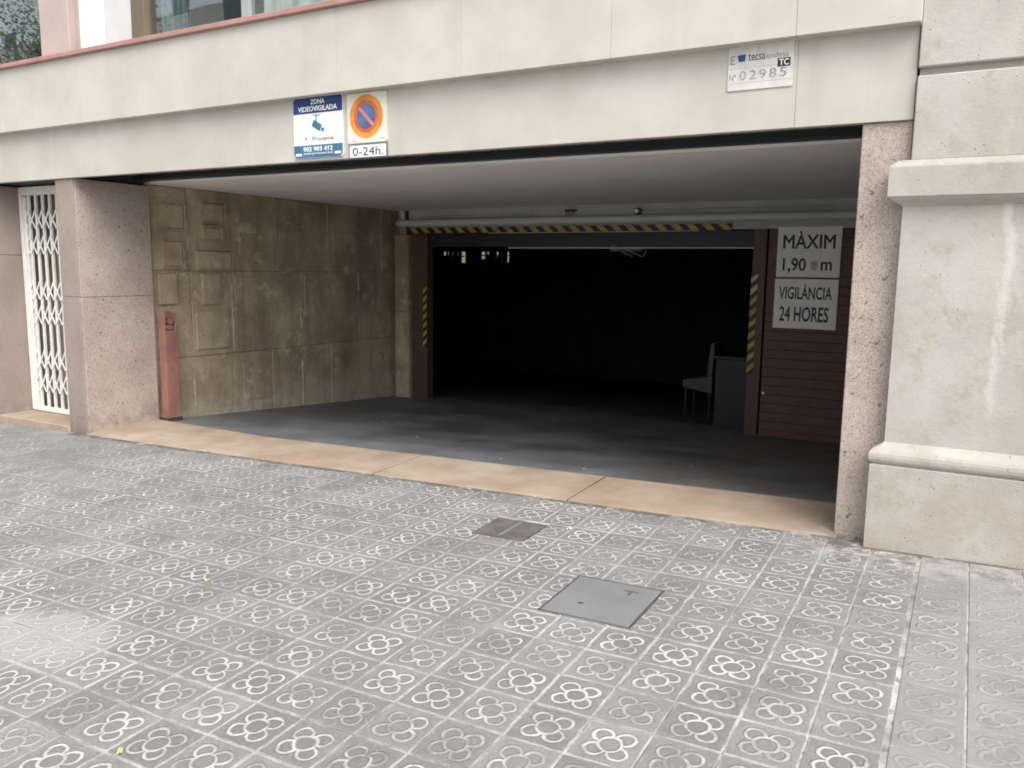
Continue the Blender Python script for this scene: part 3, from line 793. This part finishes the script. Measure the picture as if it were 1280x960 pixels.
b = box(-3.66, -3.28, YD + .05, YD + .2, 1.60, 1.70, .01)
tube((-3.62, YD + .0, 1.672), (-3.54, YD + .0, 1.672), .018, 10, b)
for k in range(2): tube((-3.50 + k * .11, YD - .005, 1.60), (-3.36 + k * .11, YD - .005, 1.545), .010, 8, b)
tube((-3.24, YD - .005, 1.545), (-3.20, YD - .005, 1.60), .010, 8, b)
part('latch_gear', b, MT['castiron'], gd)
stripes('hazard_strip', -6.185, -6.131, .38, 1.16, YD - .0052, 7, 'z', .055, lp)
stripes('hazard_strip', -2.052, -1.985, .34, 1.38, YD - .0102, 9, 'z', .06, rp, True)
part('raised_leaf', box(-6.12, -2.06, YD + .25, 10.9, 1.70, 1.76), MT['darkpaint'], gd)

# brown boarded wall to the right of the opening
bw = thing('boarded_partition', 'brown painted partition of horizontal boards right of the garage opening', 'partition', (-1.2, YD, -.3))
nb = 24; z = -.42; hgt = (1.829 + .42) / nb
part('backing', box(-1.90, XR - .003, YD + .03, YD + .12, -.6, 1.829), MT['brownboard'], bw)
for k in range(nb):
    bb = box(-1.898, XR - .004, YD + .005 + random.uniform(-.001, .001), YD + .03, z + k * hgt + .001, z + (k + 1) * hgt - .001, .003)
    part('board', bb, MT['brownboard'], bw)
part('knob', tube((-1.705, YD - .03, .62), (-1.705, YD + .01, .62), .033, 16, None, .026), MT['brown'], bw)
part('keyhole_plate', box(-1.885, -1.855, YD - .002, YD + .005, .14, .165), MT['lens'], bw)

# sensors on the fascia
def sensor(x, z, label, open_):
    s = thing('sensor', label, 'sensor', (x, YD - .02, z), None)
    if open_:
        part('bracket', box(x - .05, x + .09, YD - .05, YD - .011, z + .012, z + .035, .004), MT['darkpaint'], s)
        part('head', tube((x - .02, YD - .10, z - .02), (x + .05, YD - .02, z + .0), .020, 12), MT['lens'], s)
    else:
        part('housing', tube((x, YD - .07, z), (x, YD - .011, z), .040, 18), MT['blackmetal'], s)
        part('lens', tube((x - .004, YD - .082, z), (x - .004, YD - .0702, z), .022, 16, None, .026), MT['lens'], s)
sensor(-4.13, 2.035, 'small bracketed sensor on the grey fascia, the one farther left', True)
sensor(-3.30, 2.032, 'round chrome sensor on the grey fascia above the striped lintel', False)

# ------------------------------------------------------------------ signs
def plate(b): return b
s = thing('security_sign', 'blue and white video surveillance sign on the cream beam', 'sign', (-3.86, YB, 2.1))
x0, x1, z0, z1, y = -4.070, -3.645, 2.105, 2.498, YB - .012
part('plate', round_rect_y(x0, x1, z0, z1, .02, y, y + .010), MT['signwhite'], s)
part('header', prism_y([(x0 + .0015, z1 - .108), (x1 - .0015, z1 - .108), (x1 - .0015, z1 - .02), (x1 - .02, z1 - .0015), (x0 + .02, z1 - .0015), (x0 + .0015, z1 - .02)], y - .0012, y - .0002), MT['navy'], s)
part('footer', prism_y([(x0 + .0015, z0 + .02), (x0 + .02, z0 + .0015), (x1 - .02, z0 + .0015), (x1 - .0015, z0 + .02), (x1 - .0015, z0 + .083), (x0 + .0015, z0 + .083)], y - .0012, y - .0002), MT['steelblue'], s)
W = x1 - x0
text('lettering', 'ZONA', x0 + .155, x1 - .150, z1 - .052, z1 - .020, y - .0013, MT['signwhite'], s, .022)
text('lettering', 'VIDEOVIGILADA', x0 + .045, x1 - .045, z1 - .096, z1 - .063, y - .0013, MT['signwhite'], s, .022)
b = bmesh.new()      # camera pictogram
cx, cz = x0 + .205, z0 + .205
def rotbox(cx, cz, w_, h_, ang, bm):
    c, sn = math.cos(ang), math.sin(ang)
    prism_y([(cx + a * c - d * sn, cz + a * sn + d * c) for a, d in ((-w_, -h_), (w_, -h_), (w_, h_), (-w_, h_))], y - .0015, y - .0002, bm)
rotbox(cx, cz, .040, .022, math.radians(-28), b)
rotbox(cx + .050, cz - .028, .011, .013, math.radians(-28), b)
rotbox(cx - .004, cz + .042, .0035, .022, 0, b)
rotbox(cx - .002, cz + .066, .028, .0025, 0, b)
part('camera_symbol', b, MT['steelblue'], s)
text('lettering', 'Prosema', x0 + .165, x1 - .075, z0 + .108, z0 + .137, y - .0008, MT['inkgrey'], s)
b = bmesh.new(); rotbox(x0 + .108, z0 + .126, .006, .010, math.radians(-20), b)
part('brand_mark', b, MT['fadered'], s)
text('lettering', '902 903 412', x0 + .085, x1 - .085, z0 + .042, z0 + .072, y - .0013, MT['signwhite'], s, .022)
text('lettering', 'www.prosema.com', x0 + .085, x1 - .085, z0 + .018, z0 + .033, y - .0013, MT['signwhite'], s)
part('badge', round_rect_y(x0 + .015, x0 + .070, z0 + .016, z0 + .032, .007, y - .0022, y - .0013), MT['signwhite'], s)
part('badge', round_rect_y(x1 - .070, x1 - .015, z0 + .018, z0 + .034, .007, y - .0022, y - .0013), MT['signwhite'], s)

s = thing('no_parking_sign', 'faded round no parking sign with orange ring on a square plate', 'sign', (-3.45, YB, 2.2))
x0, x1, z0, z1, y = -3.608, -3.290, 2.176, 2.482, YB - .010
part('plate', round_rect_y(x0, x1, z0, z1, .014, y, y + .009), MT['signcream'], s)
cx, cz = (x0 + x1) / 2 - .004, (z0 + z1) / 2 + .008
part('outer_ring', ring_y(cx, cz, .1005, .133, y - .0012, y - .0002), MT['orange'], s)
part('inner_ring', ring_y(cx, cz, .077, .1002, y - .0014, y - .0002), MT['fadered'], s)
part('disc', disc_y(cx, cz, .0768, y - .0010, y - .0002), MT['fadeblue'], s)
b = bmesh.new(); a = math.radians(-45); c_, n_ = math.cos(a), math.sin(a)
prism_y([(cx + p * c_ - q * n_, cz + p * n_ + q * c_) for p, q in ((-.078, -.011), (.078, -.011), (.078, .011), (-.078, .011))], y - .0018, y - .0011, b)
part('slash', b, MT['fadepink'], s)
part('rubbed_print', box(x0 + .035, x0 + .075, y - .0008, y - .0001, z0 + .012, z0 + .017), MT['inkpale'], s)
part('rubbed_print', box(x1 - .060, x1 - .020, y - .0008, y - .0001, z0 + .020, z0 + .024), MT['inkpale'], s)
s = thing('hours_plate', 'small white 0-24h. plate with dark border under the no parking disc', 'sign', (-3.45, YB, 2.09))
x0, x1, z0, z1 = -3.600, -3.288, 2.088, 2.172
part('border', round_rect_y(x0, x1, z0, z1, .006, y, y + .009), MT['inkgrey'], s)
part('plate', box(x0 + .010, x1 - .010, y - .001, y + .002, z0 + .001, z1 - .010), MT['signwhite'], s)
text('lettering', '0-24h.', x0 + .035, x1 - .030, z0 + .010, z1 - .022, y - .0012, MT['ink'], s, .0)

s = thing('company_plate', 'old white plate with number 02985 high on the right of the beam', 'sign', (-1.0, YB, 2.28))
x0, x1, z0, z1, y = -1.170, -.858, 2.282, 2.492, YB - .007
part('plate', box(x0, x1, y, y + .006, z0, z1, .001), MT['signpale'], s)
text('lettering', 'E', x0 + .012, x0 + .034, z1 - .085, z1 - .045, y, MT['inkgrey'], s)
part('emblem', prism_y([(x0 + .044, z1 - .045), (x0 + .052, z1 - .075), (x0 + .082, z1 - .075), (x0 + .084, z1 - .042)], y - .0016, y - .0002), MT['navy'], s)
text('lettering', 'tecsa', x0 + .098, x0 + .178, z1 - .075, z1 - .043, y, MT['ink'], s, .0)
text('lettering', 'endesa', x0 + .183, x0 + .288, z1 - .072, z1 - .045, y, MT['inkpale'], s)
part('badge', box(x0 + .238, x0 + .298, y - .0012, y - .0001, z1 - .116, z1 - .077), MT['ink'], s)
text('lettering', 'TC', x0 + .246, x0 + .291, z1 - .111, z1 - .082, y - .0013, MT['signgrey'], s, .01)
text('lettering', 'Nº', x0 + .008, x0 + .042, z0 + .048, z0 + .078, y, MT['inkpale'], s)
for k, ch in enumerate('02985'):
    a = x0 + .058 + k * .048
    text('lettering', ch, a, a + .032, z0 + .048, z0 + .090, y, MT['inkpale'], s)
part('rule', box(x0 + .006, x1 - .006, y - .0008, y - .0001, z0 + .034, z0 + .036), MT['olive'], s)
part('rule', box(x0 + .006, x1 - .006, y - .0008, y - .0001, z0 + .104, z0 + .106), MT['olive'], s)

yS = YD - .012
s = thing('height_sign', 'white sign reading MÀXIM 1,90 m, upper of two on the brown boards', 'sign', (-1.5, yS, 1.34))
x0, x1, z0, z1 = -1.808, -1.203, 1.350, 1.846
part('plate', box(x0, x1, yS, yS + .010, z0, z1, .002), MT['signgrey'], s)
text('lettering', 'MÀXIM', x0 + .055, x1 - .055, z0 + .280, z1 - .040, yS, MT['ink'], s, .022)
text('lettering', '1,90', x0 + .062, x0 + .285, z0 + .040, z0 + .190, yS, MT['ink'], s, .022)
text('lettering', 'm', x1 - .180, x1 - .075, z0 + .066, z0 + .155, yS, MT['ink'], s, .022)
part('blanked_patch', round_rect_y(x0 + .330, x0 + .395, z0 + .070, z0 + .165, .03, yS - .0015, yS - .0003), MT['olive'], s)
s = thing('guard_sign', 'white sign reading VIGILÀNCIA 24 HORES, lower of two on the brown boards', 'sign', (-1.5, yS, .84))
x0, x1, z0, z1 = -1.812, -1.205, .836, 1.332
part('plate', box(x0, x1, yS, yS + .010, z0, z1, .002), MT['signgrey'], s)
text('lettering', 'VIGILÀNCIA', x0 + .045, x1 - .055, z0 + .292, z1 - .045, yS, MT['ink'], s, .022)
text('lettering', '24 HORES', x0 + .060, x1 - .075, z0 + .070, z0 + .222, yS, MT['ink'], s, .022)

# ------------------------------------------------------------------ steel post by the left pillar
ps = thing('steel_post', 'short red oxide steel post beside the left granite pillar', 'post', (-6.5, 5.03, -.05))
px0, px1, py0, py1, pz0, pz1 = -6.560, -6.468, 4.955, 5.085, -.12, .962
b = box(px0, px0 + .012, py0, py1, pz0, pz1, .002); 
part('web', b, MT['redpost'], ps)
part('flange', box(px0 + .0122, px1, py0, py0 + .014, pz0, pz1, .002), MT['redpost'], ps)
part('flange', box(px0 + .0122, px1, py1 - .014, py1, pz0, pz1 - .01, .002), MT['redpost'], ps)
part('face_plate', box(px1 - .012, px1 - .001, py0 + .0145, py1 - .0145, pz0, pz1 - .17, .002), MT['redpost'], ps)
b = tube((px1 - .05, (py0 + py1) / 2, pz1 - .09), (px1 - .005, (py0 + py1) / 2, pz1 - .09), .030, 14)
box(px1 - .06, px1 - .012, py0 + .03, py1 - .03, pz1 - .165, pz1 - .125, .004, b)
part('latch', b, MT['redpost'], ps)
part('foot', box(px0 - .02, px1 + .005, py0 - .02, py1 + .02, -.2, gz(-6.5, 5.0) + .006, .003), MT['darkgap'], ps)

# ------------------------------------------------------------------ folding gate
gt = thing('folding_gate', 'white folding lattice gate in the narrow doorway left of the granite pillar', 'gate', (-7.4, 4.54, -.02))
GX0, GX1, GY = -7.895, -6.83, 4.54
part('side_post', box(GX0, GX0 + .045, GY - .02, GY + .03, -.015, 2.085, .004), MT['whitemetal'], gt)
part('side_post', box(GX0 + .05, GX0 + .095, GY - .015, GY + .02, .03, 2.0, .004), MT['whitemetal'], gt)
part('top_track', box(GX0 + .046, GX1, GY - .03, GY + .03, 2.01, 2.085, .004), MT['whitemetal'], gt)
part('bottom_track', box(GX0 + .046, GX1, GY - .022, GY + .022, -.016, .028, .004), MT['whitemetal'], gt)
bay = .108; bx0 = GX0 + .135
nbar = int((GX1 - bx0) / bay) + 1
barm = None
for k in range(nbar):
    x = bx0 + k * bay
    part('upright', box(x - .013, x + .013, GY - .008, GY + .012, .029, 2.009, .002), MT['whitemetal'], gt)
lev = [1.79, 1.556, 1.134, .908, .486, .26]
for k in range(-1, nbar - 1):
    xa = bx0 + k * bay
    for zc in lev:
        for sgn in (-1, 1):
            b = bmesh.new(); hh = .085
            d = Vector((bay, 0, sgn * 2 * hh)).normalized(); n_ = Vector((-d.z, 0, d.x)) * .0075
            A, B = Vector((xa, 0, zc - sgn * hh)), Vector((xa + bay, 0, zc + sgn * hh))
            if k == -1: A = A.lerp(B, .42)
            pts = [A - n_, B - n_, B + n_, A + n_]
            pts = [(p.x, p.z) for p in pts]
            ys_ = (GY - .0135, GY - .0085) if sgn > 0 else (GY - .019, GY - .014)
            part('lattice_strap', prism_y(pts, *ys_, b), MT['whitemetal'], gt)

# ------------------------------------------------------------------ the neighbouring stone building
nbg = thing('stone_building', 'pale weathered stone building with plinth and cornice at the right edge', 'building', (.5, 4.2, .1))
def moulding(name, prof, XLm, Yw, xr, mat, bev=None):
    b = bmesh.new(); rows_ = []
    for off, z in prof:
        rows_.append([b.verts.new((XLm - off, 4.9, z)), b.verts.new((XLm - off, Yw - off, z)), b.verts.new((xr, Yw - off, z)), b.verts.new((xr, 4.9, z))])
    for p, q in zip(rows_[:-1], rows_[1:]):
        for k in range(3): b.faces.new((p[k], p[k + 1], q[k + 1], q[k]))
    b.faces.new(list(reversed(rows_[0]))); b.faces.new(rows_[-1])
    bmesh.ops.recalc_face_normals(b, faces=b.faces)
    return part(name, b, mat, nbg)
XN, YN = -.333, 4.15
# the moulded courses stop in front of the pillar: clip their left return to the pillar front
def course(name, prof, mat):
    b = bmesh.new(); rows_ = []
    for off, z in prof:
        rows_.append([b.verts.new((XN - off, YF - .001, z)), b.verts.new((XN - off, YN - off, z)), b.verts.new((6.0, YN - off, z)), b.verts.new((6.0, YF - .001, z))])
    for p, q in zip(rows_[:-1], rows_[1:]):
        for k in range(3): b.faces.new((p[k], p[k + 1], q[k + 1], q[k]))
        b.faces.new((p[3], p[0], q[0], q[3]))
    b.faces.new(list(reversed(rows_[0]))); b.faces.new(rows_[-1])
    bmesh.ops.recalc_face_normals(b, faces=b.faces)
    return part(name, b, mat, nbg)
LM = MT['limestone']
course('plinth', [(.05, -.3), (.05, .06), (.052, .10), (.052, .512), (.049, .516)], LM)
course('base_moulding', [(.040, .5165), (.040, .524), (.052, .528), (.058, .540), (.060, .555), (.058, .570), (.050, .584), (.036, .592), (.024, .599), (.014, .606), (.004, .616), (.001, .620)], LM)
course('pilaster', [(0, .6205), (0, 1.700)], LM)
course('cornice', [(.002, 1.7005), (.006, 1.704), (.045, 1.728), (.055, 1.738), (.062, 1.742), (.062, 1.868), (.058, 1.876), (.030, 1.898), (.006, 1.904)], LM)
zs = [1.9045, 2.272, 2.302, 2.80, 3.30, 3.8, 4.3]
def blk(xa, xb, za, zb, y): part('wall_block', box(xa, xb, y, 4.9, za, zb, .005), LM, nbg)
for xa, xb in ((-.317, .62), (.622, 1.6), (1.602, 2.6), (2.602, 6)): blk(xa, xb, 1.9045, 2.270, 4.172)
for xa, xb in ((-.317, .13), (.132, 1.1), (1.102, 2.1), (2.102, 6)): blk(xa, xb, 2.306, 2.85, 4.172)
for xa, xb in ((-.317, .62), (.622, 6)): blk(xa, xb, 2.852, 3.4, 4.172)
part('joint_course', box(-.312, 6, 4.215, 4.9, 2.2705, 2.3055), LM, nbg)
part('upper_wall', box(-.317, 6, 4.172, 4.9, 3.402, 13, .01), LM, nbg)
part('core', box(-.30, 6, YF, 8, -.3, 1.9), LM, nbg)

# ------------------------------------------------------------------ things inside the garage
fz = rampz(-2.7, 9.3)
ch = thing('plastic_chair', 'pale plastic chair standing in the dark just inside the garage', 'chair', (-2.72, 9.35, fz))
cx0, cx1, cy0, cy1 = -2.92, -2.58, 9.2, 9.6
part('seat', hexa([(cx0, cy0, fz + .43), (cx1, cy0, fz + .37), (cx1, cy1, fz + .37), (cx0, cy1, fz + .43), (cx0, cy0, fz + .51), (cx1, cy0, fz + .57), (cx1, cy1, fz + .57), (cx0, cy1, fz + .51)]), MT['chair'], ch)
part('backrest', hexa([(cx1 - .06, cy0, fz + .571), (cx1 - .005, cy0, fz + .571), (cx1 - .005, cy1, fz + .571), (cx1 - .06, cy1, fz + .571), (cx1 - .03, cy0, fz + .95), (cx1 + .01, cy0, fz + .95), (cx1 + .01, cy1, fz + .95), (cx1 - .03, cy1, fz + .95)]), MT['chair'], ch)
for a, c in ((cx0 + .03, cy0 + .03), (cx0 + .03, cy1 - .03), (cx1 - .03, cy0 + .03), (cx1 - .03, cy1 - .03)):
    part('leg', tube((a, c, rampz(a, c)), (a, c, fz + .44), .014, 8, None, .018), MT['blackmetal'], ch)
cb = thing('attendant_desk', 'dark desk behind the right door post beside the pale chair', 'desk', (-2.3, 9.45, fz))
part('body', box(-2.55, -1.70, 9.22, 9.80, fz - .05, fz + .78, .006), MT['blackmetal'], cb)
part('desk_top', box(-2.58, -1.68, 9.20, 9.82, fz + .781, fz + .81, .004), MT['blackmetal'], cb)
part('blue_box', box(-2.20, -2.10, 9.26, 9.36, fz + .811, fz + .86, .006), MT['steelblue'], cb)
# lit panels far inside, seen through dark bars
def lamp(xa, xb, za, zb, label):
    t = thing('wall_light', label, 'light', ((xa + xb) / 2, 18, za), 'lit yellow panels deep in the garage')
    part('diffuser', box(xa, xb, 18.0, 18.05, za, zb), MT['lamp'], t)
    b = bmesh.new()
    for k in range(6):
        x = xa + (xb - xa) * (k + random.uniform(.2, .6)) / 6; q = random.uniform(.02, .07)
        box(x - q, x + q, 17.93, 17.97, za - .03, zb + .03, 0, b)
    box(xa - .05, xb + .05, 17.90, 17.925, za + .15, za + .18, 0, b)
    for k in range(9):
        x = random.uniform(xa, xb - .2); box(x, x + random.uniform(.08, .2), 17.86, 17.89, za - .02, za + random.uniform(.05, .2), 0, b)
    part('grille', b, MT['blackmetal'], t)
lamp(-12.5, -11.65, 1.52, 1.80, 'barred yellow lit panel deep in the garage, the left of two')
lamp(-11.15, -10.35, 1.54, 1.80, 'barred yellow lit panel deep in the garage, the right of two')

# ------------------------------------------------------------------ fallen leaves and scraps
def leaf_bm(L, Wd):
    b = bmesh.new(); n = 6
    mid = [b.verts.new((L * (i / n - .5), 0, .002 + .006 * math.sin(i / n * 3.1))) for i in range(n + 1)]
    for sgn in (-1, 1):
        ed = [b.verts.new((L * (i / n - .5), sgn * Wd * math.sin(math.pi * i / n) ** .8 * .5, .006 + .007 * math.sin(i * 1.3))) for i in range(1, n)]
        b.faces.new((mid[0], mid[1], ed[0])); b.faces.new((mid[n], mid[n - 1], ed[-1]))
        for i in range(1, n - 1): b.faces.new((mid[i], mid[i + 1], ed[i], ed[i - 1]))
    bmesh.ops.recalc_face_normals(b, faces=b.faces)
    return b
lm = mesh_of(leaf_bm(.045, .024), 'leaf', MT['leafpale'], Vector()); lm2 = mesh_of(leaf_bm(.05, .022), 'leaf', MT['leafdry'], Vector())
LV = [(-1.752, 3.716, 0, 'pale fallen leaf just right of the small studded cover', 1.0), (-1.69, 3.655, 1, 'brownish leaf scrap touching the pale leaf near the studded cover', .7),
      (-2.078, 1.373, 1, 'yellowish leaf in a tile joint at the near edge of the pavement', .8), (-2.921, 2.394, 1, 'small yellow leaf out on the open tiles', .8),
      (-3.467, 2.018, 0, 'white scrap on the tiles towards the left edge of the frame', .8),
      (-1.72, 5.69, 0, 'bright white scrap on the dark driveway nearest the right door post', .7), (-2.236, 4.96, 0, 'pale scrap on the driveway just inside the threshold', .9),
      (-5.02, 6.3, 0, 'white scrap on the driveway near the grimy left wall', .8), (-2.9, 4.98, 1, 'brown scrap on the driveway along the inner threshold edge', .8),
      (-4.1, 5.6, 0, 'pale scrap in the middle of the dark driveway', .7)]
for x, y, kd, lab, sc_ in LV:
    o = bpy.data.objects.new('leaf', lm2 if kd else lm); C.objects.link(o)
    o.location = (x, y, (gz(x, y) + .002 if y < 4.73 else rampz(x, y) + .002)); o.rotation_euler = (rx, ry, random.uniform(0, 6)); o.scale = (sc_ * (.65 if y > 4.7 else .9),) * 3
    o['label'] = lab; o['category'] = 'leaf' if 'leaf' in lab else 'scrap'; o['group'] = 'fallen leaves and scraps'
    if 'leaf' not in lab: o.name = 'paper_scrap'

# ------------------------------------------------------------------ across the street (seen in the window panes)
ob = thing('opposite_building', 'apartment block with white balconies across the street, reflected in the panes', 'building', (-35, -26, -1))
part('wall', box(-80, -20, -36, -26, -4, 16.2), MT['opp'], ob)
wb, bb, rb = bmesh.new(), bmesh.new(), bmesh.new()
for fl in range(6):
    for k in range(13):
        x = -79 + k * 4.4; zf = -.5 + 3.0 * fl
        box(x + .6, x + 2.0, -25.99, -25.9, zf + .6, zf + 2.6, 0, wb)
        if fl and k % 2 == 0:
            box(x - .2, x + 3.6, -25.89, -24.7, zf - .2, zf, 0, bb)
            box(x - .2, x + 3.6, -24.75, -24.7, zf + .95, zf + 1.02, 0, bb)
            for q in range(26): box(x - .2 + q * .152, x - .16 + q * .152, -24.745, -24.71, zf, zf + .95, 0, rb)
part('window', wb, MT['oppglass'], ob, kind='stuff'); part('balcony', bb, MT['oppwhite'], ob, kind='stuff'); part('balcony_rail', rb, MT['oppwhite'], ob, kind='stuff')
def tree(x, y, label):
    t = thing('street_tree', label, 'tree', (x, y, gz(x, y)), 'street trees behind the camera')
    z0 = gz(x, y); b = tube((x, y, z0 - .1), (x + .1, y, z0 + 3.2), .2, 10, None, .14)
    ends = []
    for k in range(7):
        a = k * .9; p = Vector((x + .1, y, z0 + 3.0 + .1 * k)); q = p + Vector((math.cos(a) * 1.3, math.sin(a) * 1.3, random.uniform(.8, 3.4)))
        tube(p, q, .09, 7, b, .03); ends.append(q)
    part('trunk', b, MT['bark'], t)
    b = bmesh.new(); rr = random.Random(3)
    for _ in range(300):
        c = ends[rr.randrange(7)] + Vector((rr.gauss(0, .9), rr.gauss(0, .7), rr.gauss(.9, 1.0)))
        for _ in range(90):
            p = c + Vector((rr.gauss(0, .28), rr.gauss(0, .28), rr.gauss(0, .22)))
            n = Vector((rr.gauss(0, 1), rr.gauss(0, 1), rr.gauss(.6, 1))).normalized(); a = n.orthogonal().normalized() * rr.uniform(.03, .055); d = n.cross(a)
            b.faces.new([b.verts.new(p + s1 * a + s2 * d) for s1, s2 in ((-1, 0), (0, -.7), (1, 0), (0, .7))])
    part('crown', b, MT['leaf'], t)
tree(-21.9, -4.2, 'street tree at the kerb left of the garage, reflected in the corner window')
